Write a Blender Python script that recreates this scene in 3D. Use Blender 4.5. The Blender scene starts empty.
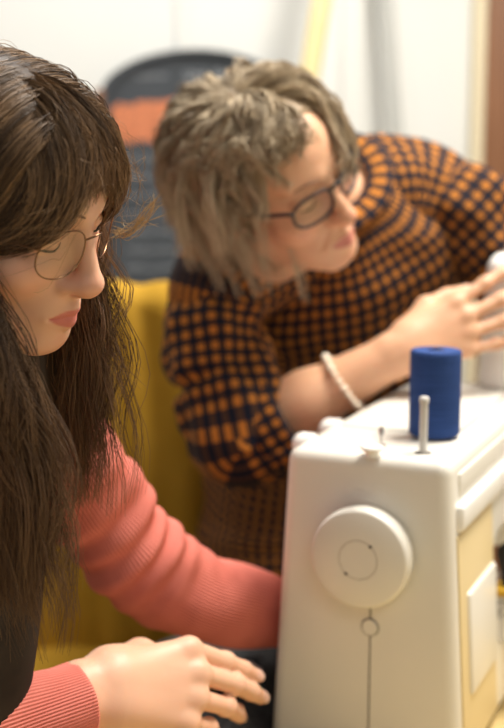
import bpy, bmesh, math, random
import numpy as np
from mathutils import Matrix, Vector

# ------------------------------------------------------------------ camera, world, lights, exposure
scene = bpy.context.scene
col = scene.collection
FPX = 1250.0
PITCH = math.atan(206 / FPX)
CAM = np.array([0.0, 0.0, 1.30])
cam_d = bpy.data.cameras.new('camera')
cam = bpy.data.objects.new('camera', cam_d)
col.objects.link(cam)
cam.location = CAM
cam.rotation_euler = (math.pi / 2 - PITCH, 0, 0)
cam_d.sensor_fit = 'VERTICAL'
cam_d.sensor_height = 36.0
cam_d.lens = FPX / 728 * 36.0
cam_d.clip_start = 0.02
cam_d.dof.use_dof = True
cam_d.dof.focus_distance = 1.03
cam_d.dof.aperture_fstop = (cam_d.lens / 1000) / 0.0190
scene.camera = cam

scene.view_settings.view_transform = 'Standard'
scene.view_settings.look = 'None'
scene.view_settings.gamma = 1
scene.view_settings.use_curve_mapping = False
scene.view_settings.exposure = 0.07
scene.cycles.use_denoising = True

world = bpy.data.worlds.new('world')
scene.world = world
world.use_nodes = True
world.node_tree.nodes['Background'].inputs[0].default_value = (1.0, 0.94, 0.87, 1)
world.node_tree.nodes['Background'].inputs[1].default_value = 0.25


def area_light(name, loc, target, size, power, colr, size_y=None):
    d = bpy.data.lights.new(name, 'AREA')
    d.energy = power
    d.color = colr
    d.size = size
    if size_y:
        d.shape = 'RECTANGLE'
        d.size_y = size_y
    o = bpy.data.objects.new(name, d)
    col.objects.link(o)
    o.location = loc
    o.rotation_euler = (Vector(target) - Vector(loc)).to_track_quat('-Z', 'Y').to_euler()
    return o


area_light('ceiling_lamp_over_table', (0.70, 1.40, 2.60), (0.05, 1.30, 0.9), 0.9, 64, (1.0, 0.93, 0.83), 0.5)
area_light('ceiling_lamp_by_wall', (-0.5, 2.25, 2.75), (-0.4, 2.45, 0.9), 1.2, 17, (0.98, 0.98, 0.96), 0.5)
area_light('fill_light_behind_camera', (0.5, -0.9, 2.6), (0.0, 1.3, 1.0), 1.2, 7, (1.0, 0.93, 0.83), 0.6)  # unseen fill light, added to brighten surfaces facing the camera


# ------------------------------------------------------------------ helpers
def at(px, py, Y):
    """world point seen at a photograph pixel, at real distance Y in front of the camera"""
    F = np.array([0, math.cos(PITCH), -math.sin(PITCH)])
    U = np.array([0, math.sin(PITCH), math.cos(PITCH)])
    d = F + np.array([1.0, 0, 0]) * (px - 252) / FPX + U * (364 - py) / FPX
    return CAM + d * (Y / d[1])


def tag(o, label=None, cat=None, group=None, kind=None):
    if label: o['label'] = label
    if cat: o['category'] = cat
    if group: o['group'] = group
    if kind: o['kind'] = kind
    return o


def empty(name, loc=(0, 0, 0)):
    o = bpy.data.objects.new(name, None)
    o.empty_display_size = 0.05
    col.objects.link(o)
    o.location = Vector(loc)
    return o


def link(name, me, mat=None, parent=None, smooth=True, sharp=38):
    if mat is not None:
        me.materials.clear()
        me.materials.append(mat)
    if smooth:
        me.polygons.foreach_set('use_smooth', np.ones(len(me.polygons), bool))
        if sharp: me.set_sharp_from_angle(angle=math.radians(sharp))
    o = bpy.data.objects.new(name, me)
    col.objects.link(o)
    if parent is not None:
        o.parent = parent
        if parent.type == 'EMPTY':
            o.matrix_parent_inverse = Matrix.Translation(-parent.location)
    return o


def np_mesh(name, v, f, uv=None, colr=None):
    """v (n,3), f (m,4 or 3) numpy"""
    me = bpy.data.meshes.new(name)
    v = np.asarray(v, np.float32); f = np.asarray(f, np.int32)
    m, k = f.shape
    me.vertices.add(len(v)); me.vertices.foreach_set('co', v.ravel())
    me.loops.add(m * k); me.loops.foreach_set('vertex_index', f.ravel())
    me.polygons.add(m)
    me.polygons.foreach_set('loop_start', np.arange(0, m * k, k, dtype=np.int32))
    me.polygons.foreach_set('loop_total', np.full(m, k, np.int32))
    if uv is not None:
        l = me.uv_layers.new(name='UVMap')
        l.data.foreach_set('uv', np.asarray(uv, np.float32).ravel())
    me.update(calc_edges=True)
    me.validate()
    if colr is not None:
        a = me.color_attributes.new('tint', 'FLOAT_COLOR', 'POINT')
        c = np.ones((len(v), 4), np.float32); c[:, :3] = colr
        a.data.foreach_set('color', c.ravel())
    return me


def merge(parts):
    """list of (v,f,uv or None) -> one"""
    V, F, UV, n = [], [], [], 0
    for p in parts:
        V.append(p[0]); F.append(np.asarray(p[1]) + n); n += len(p[0])
        if len(p) > 2 and p[2] is not None: UV.append(p[2])
    return np.concatenate(V), np.concatenate(F), (np.concatenate(UV) if UV else None)


def catmull(P, n):
    P = np.asarray(P, float)
    if len(P) == 2:
        t = np.linspace(0, 1, n)[:, None]
        return P[0] * (1 - t) + P[1] * t
    Q = np.concatenate([[2 * P[0] - P[1]], P, [2 * P[-1] - P[-2]]])
    s = np.linspace(0, len(P) - 1, n)
    i = np.minimum(s.astype(int), len(P) - 2)
    t = (s - i).reshape(-1, *([1] * (P.ndim - 1)))
    a, b, c, d = Q[i], Q[i + 1], Q[i + 2], Q[i + 3]
    return 0.5 * (2 * b + (c - a) * t + (2 * a - 5 * b + 4 * c - d) * t ** 2 + (3 * b - a - 3 * c + d) * t ** 3)


def norm(a):
    return a / np.maximum(np.linalg.norm(a, axis=-1, keepdims=True), 1e-12)


def frames(C, ref):
    T = norm(np.gradient(C, axis=0))
    A = np.zeros_like(C)
    a = np.asarray(ref, float)
    for i in range(len(C)):
        a = a - T[i] * (a @ T[i]); a = a / np.linalg.norm(a); A[i] = a
    return T, A, np.cross(T, A)


def loft(ctrl, ra, rb, ref, n=80, seg=64, disp=None, cap=True):
    """tube of elliptical rings along a spline; disp(s_along_m, theta, i_norm)->radial offset. uv in metres"""
    C = catmull(ctrl, n)
    RA = catmull(np.asarray(ra, float)[:, None], n)[:, 0] if np.ndim(ra) else np.full(n, ra)
    RB = catmull(np.asarray(rb, float)[:, None], n)[:, 0] if np.ndim(rb) else np.full(n, rb)
    T, A, B = frames(C, ref)
    s = np.concatenate([[0], np.cumsum(np.linalg.norm(np.diff(C, axis=0), axis=1))])
    th = np.linspace(0, 2 * math.pi, seg, endpoint=False)
    S, TH = np.meshgrid(s, th, indexing='ij')
    D = disp(S, TH, S / s[-1]) if disp else np.zeros_like(S)
    ca, sa = np.cos(TH)[..., None], np.sin(TH)[..., None]
    V = C[:, None] + A[:, None] * ca * (RA[:, None, None] + D[..., None]) + B[:, None] * sa * (RB[:, None, None] + D[..., None])
    V = V.reshape(-1, 3)
    i, j = np.meshgrid(np.arange(n - 1), np.arange(seg), indexing='ij')
    j2 = (j + 1) % seg
    f = np.stack([i * seg + j, i * seg + j2, (i + 1) * seg + j2, (i + 1) * seg + j], -1).reshape(-1, 4)
    per = 2 * math.pi * float(np.sqrt((RA.max() ** 2 + RB.max() ** 2) / 2))
    u0, u1 = j / seg * per, (j + 1) / seg * per
    v0, v1 = s[i], s[i + 1]
    uv = np.stack([np.stack([u0, v0], -1), np.stack([u1, v0], -1), np.stack([u1, v1], -1), np.stack([u0, v1], -1)], -2).reshape(-1, 2)
    f = f[:, ::-1]; uv = uv.reshape(-1, 4, 2)[:, ::-1].reshape(-1, 2)
    if cap:
        for k, rev in ((0, False), (n - 1, True)):
            c = len(V); V = np.concatenate([V, [C[k]]])
            a = k * seg + np.arange(seg); b = k * seg + (np.arange(seg) + 1) % seg
            q = np.stack([np.full(seg, c), a, b, b], -1)
            tri = np.stack([a, b, np.full(seg, c), np.full(seg, c)], -1)
            # degenerate-free: use a small inner ring instead of triangles
            V = V[:-1]
            inner = V[a] * 0.02 + C[k] * 0.98
            base = len(V); V = np.concatenate([V, inner])
            a2 = base + np.arange(seg); b2 = base + (np.arange(seg) + 1) % seg
            q = np.stack([a, b, b2, a2], -1)
            if rev: q = q[:, ::-1]
            f = np.concatenate([f, q])
            uv = np.concatenate([uv, np.zeros((seg * 4, 2))])
    return V, f, uv


def tube(ctrl, r, n=40, seg=10, ref=(0.13, 0.21, 0.97), closed=False):
    if closed:
        C = np.asarray(ctrl, float)
        n = len(C)
        T = norm(np.roll(C, -1, 0) - np.roll(C, 1, 0))
        A = norm(np.cross(T, np.asarray(ref, float))); B = np.cross(T, A)
        th = np.linspace(0, 2 * math.pi, seg, endpoint=False)
        V = (C[:, None] + r * (A[:, None] * np.cos(th)[None, :, None] + B[:, None] * np.sin(th)[None, :, None])).reshape(-1, 3)
        i, j = np.meshgrid(np.arange(n), np.arange(seg), indexing='ij')
        i2, j2 = (i + 1) % n, (j + 1) % seg
        return V, np.stack([i * seg + j, i * seg + j2, i2 * seg + j2, i2 * seg + j], -1).reshape(-1, 4)[:, ::-1], None
    rr = r if np.ndim(r) else [r, r]
    V, f, uv = loft(ctrl, rr, rr, ref, n, seg)
    return V, f, None


def lathe(profile, seg=48):
    """profile [(r,z)] -> v,f around z"""
    P = np.asarray(profile, float); n = len(P)
    th = np.linspace(0, 2 * math.pi, seg, endpoint=False)
    V = np.stack([P[:, None, 0] * np.cos(th), P[:, None, 0] * np.sin(th), np.repeat(P[:, None, 1], seg, 1)], -1).reshape(-1, 3)
    i, j = np.meshgrid(np.arange(n - 1), np.arange(seg), indexing='ij'); j2 = (j + 1) % seg
    return V, np.stack([i * seg + j, i * seg + j2, (i + 1) * seg + j2, (i + 1) * seg + j], -1).reshape(-1, 4), None


def xf(part, R, t):
    return (part[0] @ np.asarray(R).T + np.asarray(t),) + tuple(part[1:])


def axes_to(z, ref=(0, 0, 1)):
    z = np.asarray(z, float); z = z / np.linalg.norm(z)
    ref = np.asarray(ref, float)
    if abs(z @ ref) > .98: ref = np.array([1.0, 0, 0])
    x = np.cross(ref, z); x /= np.linalg.norm(x)
    return np.stack([x, np.cross(z, x), z], 1)


def bevel_box(name, lo, hi, mat, parent=None, r=0.004, R=None, t=(0, 0, 0), seg=3, taper=None):
    bm = bmesh.new()
    lo, hi = np.array(lo, float), np.array(hi, float)
    bmesh.ops.create_cube(bm, size=1)
    for v in bm.verts:
        v.co = Vector((lo + hi) / 2 + np.array(v.co) * (hi - lo))
        if taper: v.co = Vector(taper(np.array(v.co)))
    if r > 0:
        bmesh.ops.bevel(bm, geom=bm.edges[:], offset=r, segments=seg, profile=.5, affect='EDGES')
    if R is not None:
        for v in bm.verts: v.co = Vector(np.asarray(R) @ np.array(v.co) + np.asarray(t))
    me = bpy.data.meshes.new(name); bm.to_mesh(me); bm.free()
    return link(name, me, mat, parent)


def part_obj(name, parts, mat, parent=None, colr=None, sharp=38):
    if isinstance(parts, tuple): parts = [parts]
    v, f, uv = merge(parts)
    return link(name, np_mesh(name, v, f, uv, colr), mat, parent, True, sharp)


# ------------------------------------------------------------------ signed-distance bodies
class Body:
    def __init__(self):
        self.fr = [(np.eye(3), np.zeros(3))]
        self.pr = []
        self.cur = 0

    def frame(self, R, t):
        self.fr.append((np.asarray(R, float), np.asarray(t, float))); self.cur = len(self.fr) - 1

    def world(self): self.cur = 0

    def _c(self, c): R, t = self.fr[self.cur]; return R @ np.asarray(c, float) + t

    def ell(self, c, r, k=.01, sub=False, R=None):
        self.pr.append(('e', self.cur, np.array(c, float), np.array(r, float), R, k, sub, self._c(c), max(r)))

    def cap(self, a, b, ra, rb, k=.01, sub=False):
        a, b = np.array(a, float), np.array(b, float)
        self.pr.append(('c', self.cur, a, b, (ra, rb), k, sub, self._c((a + b) / 2), np.linalg.norm(a - b) / 2 + max(ra, rb)))

    def ev(self, p, prs=None):
        d = np.full(len(p), 1.0)
        loc = {}
        for q in (self.pr if prs is None else prs):
            if q[1] not in loc:
                R, t = self.fr[q[1]]; loc[q[1]] = (p - t) @ R
            x = loc[q[1]]
            if q[0] == 'e':
                y = x - q[2]
                if q[4] is not None: y = y @ q[4]
                k0 = np.linalg.norm(y / q[3], axis=1); k1 = np.linalg.norm(y / q[3] ** 2, axis=1)
                e = k0 * (k0 - 1) / np.maximum(k1, 1e-9)
                e = np.where(k0 < 1e-3, -min(q[3]), e)
            else:
                a, b = q[2], q[3]; ba = b - a
                h = np.clip(((x - a) @ ba) / (ba @ ba), 0, 1)
                e = np.linalg.norm(x - a - h[:, None] * ba, axis=1) - (q[4][0] * (1 - h) + q[4][1] * h)
            k = q[5]
            if q[6]:
                h = np.clip(.5 - .5 * (d + e) / k, 0, 1)
                d = d * (1 - h) - e * h + k * h * (1 - h)
            else:
                h = np.clip(.5 + .5 * (d - e) / k, 0, 1)
                d = d * (1 - h) + e * h - k * h * (1 - h)
        return d

    def mesh(self, vox, noise=None):
        B = 16
        lo = np.min([q[7] - q[8] for q in self.pr if not q[6]], 0) - 4 * vox
        hi = np.max([q[7] + q[8] for q in self.pr if not q[6]], 0) + 4 * vox
        nb = np.ceil((hi - lo) / (B * vox)).astype(int)
        N = nb * B + 2
        g = np.stack(np.meshgrid(*[np.arange(k) for k in nb], indexing='ij'), -1).reshape(-1, 3)
        cen = lo + (g + .5) * B * vox
        half = B * vox * .87
        act = np.abs(self.ev(cen)) < half * 1.5 + .012
        cc = np.concatenate([q[7] for q in self.pr]).reshape(-1, 3); cr = np.array([q[8] for q in self.pr])
        l = np.arange(B + 1)
        L = np.stack(np.meshgrid(l, l, l, indexing='ij'), -1)
        keys, verts, edges = [], [], []
        cs = [(a, b, c) for a in (0, 1) for b in (0, 1) for c in (0, 1)]
        eds = [(m, n) for m in range(8) for n in range(m + 1, 8) if bin(m ^ n).count('1') == 1]
        for gi, ce in zip(g[act], cen[act]):
            near = np.linalg.norm(cc - ce, axis=1) < cr + half + .05
            prs = [q for q, m in zip(self.pr, near) if m]
            if not prs: continue
            P = lo + (gi * B + L) * vox
            D = self.ev(P.reshape(-1, 3), prs)
            if noise is not None: D = D + noise(P.reshape(-1, 3))
            D = D.reshape(B + 1, B + 1, B + 1)
            corner = np.stack([D[a:B + a, b:B + b, c:B + c] for a, b, c in cs], -1)
            sg = corner < 0
            m = sg.any(-1) & ~sg.all(-1)
            if not m.any(): continue
            idx = np.argwhere(m); cv = corner[m]
            acc = np.zeros((len(idx), 3)); cnt = np.zeros(len(idx))
            for a, b in eds:
                va, vb = cv[:, a], cv[:, b]
                x = (va < 0) != (vb < 0)
                t = np.where(x, va / np.where(x, va - vb, 1), 0)[:, None]
                pa, pb = np.array(cs[a]), np.array(cs[b])
                acc += np.where(x[:, None], pa + t * (pb - pa), 0); cnt += x
            gidx = idx + gi * B
            verts.append(lo + (gidx + acc / cnt[:, None]) * vox)
            keys.append((gidx[:, 0] * N[1] + gidx[:, 1]) * N[2] + gidx[:, 2])
            edges.append(np.stack([sg[m][:, 0], sg[m][:, 4], sg[m][:, 2], sg[m][:, 1]], -1))
        K = np.concatenate(keys); V = np.concatenate(verts); E = np.concatenate(edges)
        o = np.argsort(K); K, V, E = K[o], V[o], E[o]
        st = [N[1] * N[2], N[2], 1]
        F = []
        for ax in range(3):
            b, c = [(1, 2), (2, 0), (0, 1)][ax]
            x = E[:, 0] != E[:, 1 + ax]
            k = K[x]
            q = np.stack([k, k - st[b], k - st[b] - st[c], k - st[c]], -1)
            p = np.searchsorted(K, q); p = np.minimum(p, len(K) - 1)
            ok = (K[p] == q).all(1)
            p = p[ok]; flip = ~E[x][ok][:, 0]
            p[flip] = p[flip][:, ::-1]
            F.append(p)
        return V, np.concatenate(F)[:, ::-1]


def rot_head(yaw, pitch, roll):
    y, p, r = map(math.radians, (yaw, pitch, roll))
    return np.array(Matrix.Rotation(y, 3, 'Z') @ Matrix.Rotation(p, 3, 'X') @ Matrix.Rotation(r, 3, 'Y'))


# ------------------------------------------------------------------ materials
def mat(name, base=(.8, .8, .8), rough=.5, spec=.5, metal=0., sss=0., coat=0.):
    m = bpy.data.materials.new(name); m.use_nodes = True
    b = m.node_tree.nodes['Principled BSDF']
    b.inputs['Base Color'].default_value = (*base, 1)
    b.inputs['Roughness'].default_value = rough
    b.inputs['Specular IOR Level'].default_value = spec
    b.inputs['Metallic'].default_value = metal
    if sss:
        b.inputs['Subsurface Weight'].default_value = sss
        b.inputs['Subsurface Radius'].default_value = (1, .35, .2)
        b.inputs['Subsurface Scale'].default_value = .006
    if coat: b.inputs['Coat Weight'].default_value = coat
    return m


def N(m, t, **kw):
    n = m.node_tree.nodes.new(t)
    for k, v in kw.items():
        if hasattr(n, k): setattr(n, k, v)
        else: n.inputs[k].default_value = v
    return n


def noise_tint(m, scale, a, b, coord='Object', detail=4, bump=0., stretch=None):
    """mix two colours of the material itself by noise; optional bump"""
    L = m.node_tree.links; bs = m.node_tree.nodes['Principled BSDF']
    tc = N(m, 'ShaderNodeTexCoord'); src = tc.outputs[coord]
    if stretch:
        mp = N(m, 'ShaderNodeMapping'); mp.inputs['Scale'].default_value = stretch
        L.new(src, mp.inputs[0]); src = mp.outputs[0]
    n = N(m, 'ShaderNodeTexNoise'); n.inputs['Scale'].default_value = scale; n.inputs['Detail'].default_value = detail
    L.new(src, n.inputs['Vector'])
    mx = N(m, 'ShaderNodeMix', data_type='RGBA')
    rp = N(m, 'ShaderNodeMapRange'); rp.inputs[1].default_value = .3; rp.inputs[2].default_value = .7
    L.new(n.outputs[0], rp.inputs[0]); L.new(rp.outputs[0], mx.inputs['Factor'])
    mx.inputs['A'].default_value = (*a, 1); mx.inputs['B'].default_value = (*b, 1)
    L.new(mx.outputs['Result'], bs.inputs['Base Color'])
    if bump:
        bp = N(m, 'ShaderNodeBump'); bp.inputs['Strength'].default_value = bump; bp.inputs['Distance'].default_value = .002
        L.new(n.outputs[0], bp.inputs['Height']); L.new(bp.outputs[0], bs.inputs['Normal'])
    return m


def tint_mat(m):
    """base colour from the mesh's own 'tint' attribute"""
    a = N(m, 'ShaderNodeAttribute'); a.attribute_name = 'tint'
    m.node_tree.links.new(a.outputs['Color'], m.node_tree.nodes['Principled BSDF'].inputs['Base Color'])
    return m


def skin_mat(name):
    m = tint_mat(mat(name, rough=.45, spec=.4, sss=.25))
    L = m.node_tree.links
    tc = N(m, 'ShaderNodeTexCoord')
    n = N(m, 'ShaderNodeTexNoise'); n.inputs['Scale'].default_value = 900; n.inputs['Detail'].default_value = 3
    L.new(tc.outputs['Object'], n.inputs['Vector'])
    bp = N(m, 'ShaderNodeBump'); bp.inputs['Strength'].default_value = .12; bp.inputs['Distance'].default_value = .0008
    L.new(n.outputs[0], bp.inputs['Height']); L.new(bp.outputs[0], m.node_tree.nodes['Principled BSDF'].inputs['Normal'])
    return m


def plaid_mat(name, pitch, warm, mid, dark):
    m = mat(name, rough=.85, spec=.15)
    L = m.node_tree.links; bs = m.node_tree.nodes['Principled BSDF']
    uv = N(m, 'ShaderNodeUVMap'); sp = N(m, 'ShaderNodeSeparateXYZ'); L.new(uv.outputs[0], sp.inputs[0])
    outs = []
    for k in (0, 1):
        a = N(m, 'ShaderNodeMath', operation='DIVIDE'); L.new(sp.outputs[k], a.inputs[0]); a.inputs[1].default_value = pitch
        b = N(m, 'ShaderNodeMath', operation='FRACT'); L.new(a.outputs[0], b.inputs[0])
        c = N(m, 'ShaderNodeMath', operation='GREATER_THAN'); L.new(b.outputs[0], c.inputs[0]); c.inputs[1].default_value = .47
        outs.append(c.outputs[0])
    s = N(m, 'ShaderNodeMath', operation='ADD'); L.new(outs[0], s.inputs[0]); L.new(outs[1], s.inputs[1])
    h = N(m, 'ShaderNodeMath', operation='MULTIPLY'); L.new(s.outputs[0], h.inputs[0]); h.inputs[1].default_value = .5
    r = N(m, 'ShaderNodeValToRGB'); r.color_ramp.interpolation = 'CONSTANT'
    e = r.color_ramp.elements; e[0].position = 0; e[0].color = (*warm, 1); e[1].position = .3; e[1].color = (*mid, 1)
    e2 = e.new(.8); e2.color = (*dark, 1)
    L.new(h.outputs[0], r.inputs[0]); L.new(r.outputs[0], bs.inputs['Base Color'])
    tc = N(m, 'ShaderNodeTexCoord'); n = N(m, 'ShaderNodeTexNoise'); n.inputs['Scale'].default_value = 60
    L.new(tc.outputs['Object'], n.inputs['Vector'])
    bp = N(m, 'ShaderNodeBump'); bp.inputs['Strength'].default_value = .3; bp.inputs['Distance'].default_value = .003
    L.new(n.outputs[0], bp.inputs['Height']); L.new(bp.outputs[0], bs.inputs['Normal'])
    return m


M = {}
M['wall'] = noise_tint(mat('wall_paint', rough=.8, spec=.2), 1.5, (.74, .75, .73), (.77, .78, .76), bump=.05)
M['floor'] = noise_tint(mat('floor_vinyl', rough=.5), 6, (.34, .31, .27), (.40, .37, .32))
M['plastic'] = mat('cream_machine_plastic', (.77, .745, .675), .32, .5)
M['plastic_gap'] = mat('dark_gap', (.10, .085, .07), .6)
M['white'] = mat('white_plastic', (.86, .85, .82), .35)
M['pin'] = mat('pale_pin_plastic', (.62, .60, .56), .35)
M['chrome'] = mat('chrome', (.62, .6, .58), .25, metal=1)
M['blue'] = noise_tint(mat('blue_thread', rough=.75, spec=.25), 160, (.017, .048, .18), (.026, .070, .245), stretch=(.15, .15, 4), bump=.5)
M['core'] = mat('blue_core', (.02, .04, .16), .6)
M['table'] = noise_tint(mat('yellow_table_top', rough=.4), 5, (.62, .46, .20), (.66, .50, .23), stretch=(1, 6, 1))
M['metal_leg'] = mat('grey_table_leg', (.25, .25, .25), .4, metal=1)
M['mustard'] = noise_tint(mat('mustard_cloth', rough=.9, spec=.15), 14, (.40, .225, .022), (.46, .265, .03), bump=.25)
M['wood'] = noise_tint(mat('brown_wood', rough=.5), 8, (.19, .078, .030), (.25, .105, .042), stretch=(6, 6, .6))
M['palewood'] = noise_tint(mat('pale_yellow_wood', rough=.6), 8, (.68, .55, .27), (.72, .6, .32), stretch=(6, 6, .6))
M['cream'] = mat('cream_trim', (.72, .63, .44), .6)
M['rear_bounce_panel'] = mat('painted_yellow_bounce', (.74, .60, .33), .4)  # yellow light bounced onto the machine's rear, put into the base colour
M['greypole'] = mat('grey_pole', (.47, .48, .46), .6)
M['slate'] = noise_tint(mat('chalkboard_slate', rough=.75), 7, (.034, .042, .052), (.06, .068, .08))
M['chalk'] = mat('white_chalk', (.32, .34, .37), .95, .1)
M['orange'] = noise_tint(mat('orange_paint', rough=.85, spec=.2), 30, (.58, .19, .09), (.66, .25, .13), stretch=(6, 1, .5))
M['skin'] = skin_mat('skin_fair')
M['hair'] = tint_mat(mat('brown_hair', rough=.44, spec=.38))
M['hairgrey'] = tint_mat(mat('grey_blond_hair', rough=.5, spec=.4))
M['pink'] = noise_tint(mat('coral_rib_knit', rough=.85, spec=.15), 40, (.62, .185, .145), (.68, .215, .17))
M['dark'] = noise_tint(mat('dark_brown_cloth', rough=.9, spec=.1), 30, (.022, .016, .013), (.035, .026, .02))
M['denim'] = noise_tint(mat('navy_denim', rough=.85, spec=.2), 60, (.012, .018, .035), (.022, .03, .052))
M['charcoal'] = noise_tint(mat('charcoal_knit', rough=.95, spec=.1), 120, (.025, .026, .029), (.085, .086, .088), stretch=(1, 3, 1), bump=.6)
M['plaid'] = plaid_mat('orange_navy_check', .0178, (.46, .17, .028), (.062, .032, .020), (.008, .011, .022))
M['gold'] = mat('copper_wire', (.20, .11, .06), .3, metal=1)
M['navyframe'] = mat('dark_glasses_frame', (.012, .013, .02), .3)
M['lash'] = mat('dark_lash', (.012, .008, .006), .7)
M['black'] = mat('black_plastic', (.008, .008, .009), .35)
M['yellow'] = mat('yellow_card', (.70, .42, .03), .6)
M['print'] = mat('black_print', (.02, .02, .02), .7)
M['paper'] = mat('white_card', (.72, .71, .68), .7)
M['pearl'] = mat('pearl', (.80, .70, .56), .2, .7)
M['shoe'] = mat('black_shoe', (.015, .015, .015), .5)


def lens_mat():
    m = bpy.data.materials.new('clear_lens'); m.use_nodes = True
    nt = m.node_tree; nt.nodes.clear()
    o = nt.nodes.new('ShaderNodeOutputMaterial'); mx = nt.nodes.new('ShaderNodeMixShader')
    t = nt.nodes.new('ShaderNodeBsdfTransparent'); g = nt.nodes.new('ShaderNodeBsdfGlossy')
    t.inputs[0].default_value = (.95, .95, .95, 1); g.inputs['Roughness'].default_value = .03
    mx.inputs[0].default_value = .03
    nt.links.new(t.outputs[0], mx.inputs[1]); nt.links.new(g.outputs[0], mx.inputs[2])
    nt.links.new(mx.outputs[0], o.inputs[0])
    return m


M['lens'] = lens_mat()

# ------------------------------------------------------------------ the setting
WY = 2.95                                         # back wall
def slab(name, lo, hi, m, kind='structure', r=0):
    o = bevel_box(name, lo, hi, m, None, r)
    o['kind'] = kind
    return o

slab('floor', (-2.2, -1.4, -.06), (2.2, WY + .12, 0), M['floor'])
slab('wall_back', (-2.2, WY, 0), (2.2, WY + .12, 2.8), M['wall'])
slab('wall_left', (-2.32, -1.4, 0), (-2.2, WY + .12, 2.8), M['wall'])
slab('wall_right', (2.2, -1.4, 0), (2.32, WY + .12, 2.8), M['wall'])
slab('baseboard_back', (-2.2, WY - .018, 0), (.5, WY, .09), M['cream'], r=.003)
# door in the back wall at the right
d0 = at(473, 0, WY)[0]
slab('trim_1', (d0, WY - .035, 0), (d0 + .028, WY, 2.10), M['cream'], r=.006)
dr = slab('door_1', (d0 + .029, WY - .025, .005), (d0 + .86, WY, 2.06), M['wood'], r=.004)
# plain panel joints of the wall (narrow battens)
for k, (px, w, m) in enumerate(((181, .022, 'wall'), (352, .05, 'wall'))):
    x = at(px, 40, WY)[0]
    slab('trim_%d' % (k + 2), (x - w / 2, WY - .012, .09), (x + w / 2, WY, 2.8), M[m], r=.004)

# ------------------------------------------------------------------ leaning poles
def pole(name, p0, p1, r, m, label, cat):
    """a round pole leaning, running from the floor to above the picture"""
    p0, p1 = np.array(p0), np.array(p1)
    dirv = (p1 - p0) / (p1 - p0)[2]
    a = p0 - dirv * (p0[2] - r); b = p0 + dirv * (2.15 - p0[2])
    rot = axes_to(b - a); h = np.linalg.norm(b - a)
    o = part_obj(name, xf(lathe([(0.0005, 0), (r * .9, 0), (r, r * .2), (r, h - r * .2), (r * .9, h), (.0005, h)], 24), rot, a), M[m])
    return tag(o, label, cat)

pole('wooden_pole', at(309, 80, 2.72), at(322, 0, 2.74), .022, 'palewood', 'pale yellow wooden pole leaning near the wall behind the grey-haired woman', 'pole')
pole('grey_tube', at(397, 135, 2.86), at(387, 0, 2.875), .015, 'greypole', 'thin grey tube leaning against the pale wall right of the yellow pole', 'tube')

# ------------------------------------------------------------------ chalkboard with arched top
bY = WY - .035
bl = at(100, 95, bY); bt = at(196, 50, bY); bb = at(150, 292, bY)
hw = bt[0] - bl[0]; cx = bt[0]; zt, zs, zb = bt[2], bl[2] - .0, bb[2]
board = empty('chalkboard', (cx, bY, zb))
tag(board, 'arch-topped chalkboard sign with orange band hanging on the pale wall', 'chalkboard')
def arch(hw_, zs_, zt_, zb_, n=32):
    t = np.linspace(-1, 1, n)
    top = [(cx + hw_ * x, zs_ + (zt_ - zs_) * math.sqrt(max(0, 1 - x * x)) ** 1.15) for x in t]
    return [(cx - hw_, zb_)] + top + [(cx + hw_, zb_)]
def plate(name, outline, y0, y1, m, parent, hole=None):
    bm = bmesh.new()
    f = [bm.verts.new((x, y0, z)) for x, z in outline]
    b = [bm.verts.new((x, y1, z)) for x, z in outline]
    n = len(f)
    if hole is None:
        bm.faces.new(f); bm.faces.new(b[::-1])
        for i in range(n): bm.faces.new((f[i], b[i], b[(i + 1) % n], f[(i + 1) % n]))
    else:
        fi = [bm.verts.new((x, y0, z)) for x, z in hole]; bi = [bm.verts.new((x, y1, z)) for x, z in hole]
        for i in range(n):
            j = (i + 1) % n
            bm.faces.new((f[i], b[i], b[j], f[j])); bm.faces.new((fi[j], bi[j], bi[i], fi[i]))
            bm.faces.new((f[i], f[j], fi[j], fi[i])); bm.faces.new((b[j], b[i], bi[i], bi[j]))
    bmesh.ops.recalc_face_normals(bm, faces=bm.faces[:])
    me = bpy.data.meshes.new(name); bm.to_mesh(me); bm.free()
    return link(name, me, m, parent, smooth=False)
fw = .018
for sx in (-1, 1):
    bevel_box('side_rail', (cx + sx * hw - .011, bY - .026, zb), (cx + sx * hw + .011, bY + .012, zs + .012), M['wood'], board, .003)
plate('frame', arch(hw, zs, zt, zb), bY - .022, bY + .012, M['slate'], board, arch(hw - fw, zs - .004, zt - .010, zb + fw))
plate('slate', arch(hw - fw + .001, zs - .004, zt - .009, zb + fw - .001), bY - .008, bY + .006, M['slate'], board)
# orange painted band of (illegible) tall strokes, and rows of chalk scribble
rng = random.Random(4)
zo0, zo1 = at(150, 143, bY)[2], at(150, 108, bY)[2]
bm = bmesh.new()
def stroke_box(bm, x0, x1, z0, z1, y0, y1):
    r = bmesh.ops.create_cube(bm, size=1)
    for v in r['verts']:
        v.co = Vector(((x0 + x1) / 2 + v.co.x * (x1 - x0), (y0 + y1) / 2 + v.co.y * (y1 - y0), (z0 + z1) / 2 + v.co.z * (z1 - z0)))
x = cx - hw + fw + .008
while x < cx + hw - fw - .012:
    w = rng.uniform(.011, .016)
    rise = .018 * (1 - ((x - cx) / hw) ** 2)
    stroke_box(bm, x, x + w, zo0 + rise * .3 + rng.uniform(-.004, .004), zo1 + rise + rng.uniform(-.006, .006), bY - .0095, bY - .0078)
    x += w + rng.uniform(.000, .0025)
me = bpy.data.meshes.new('orange_band'); bm.to_mesh(me); bm.free()
link('orange_band', me, M['orange'], board, smooth=False)
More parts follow.
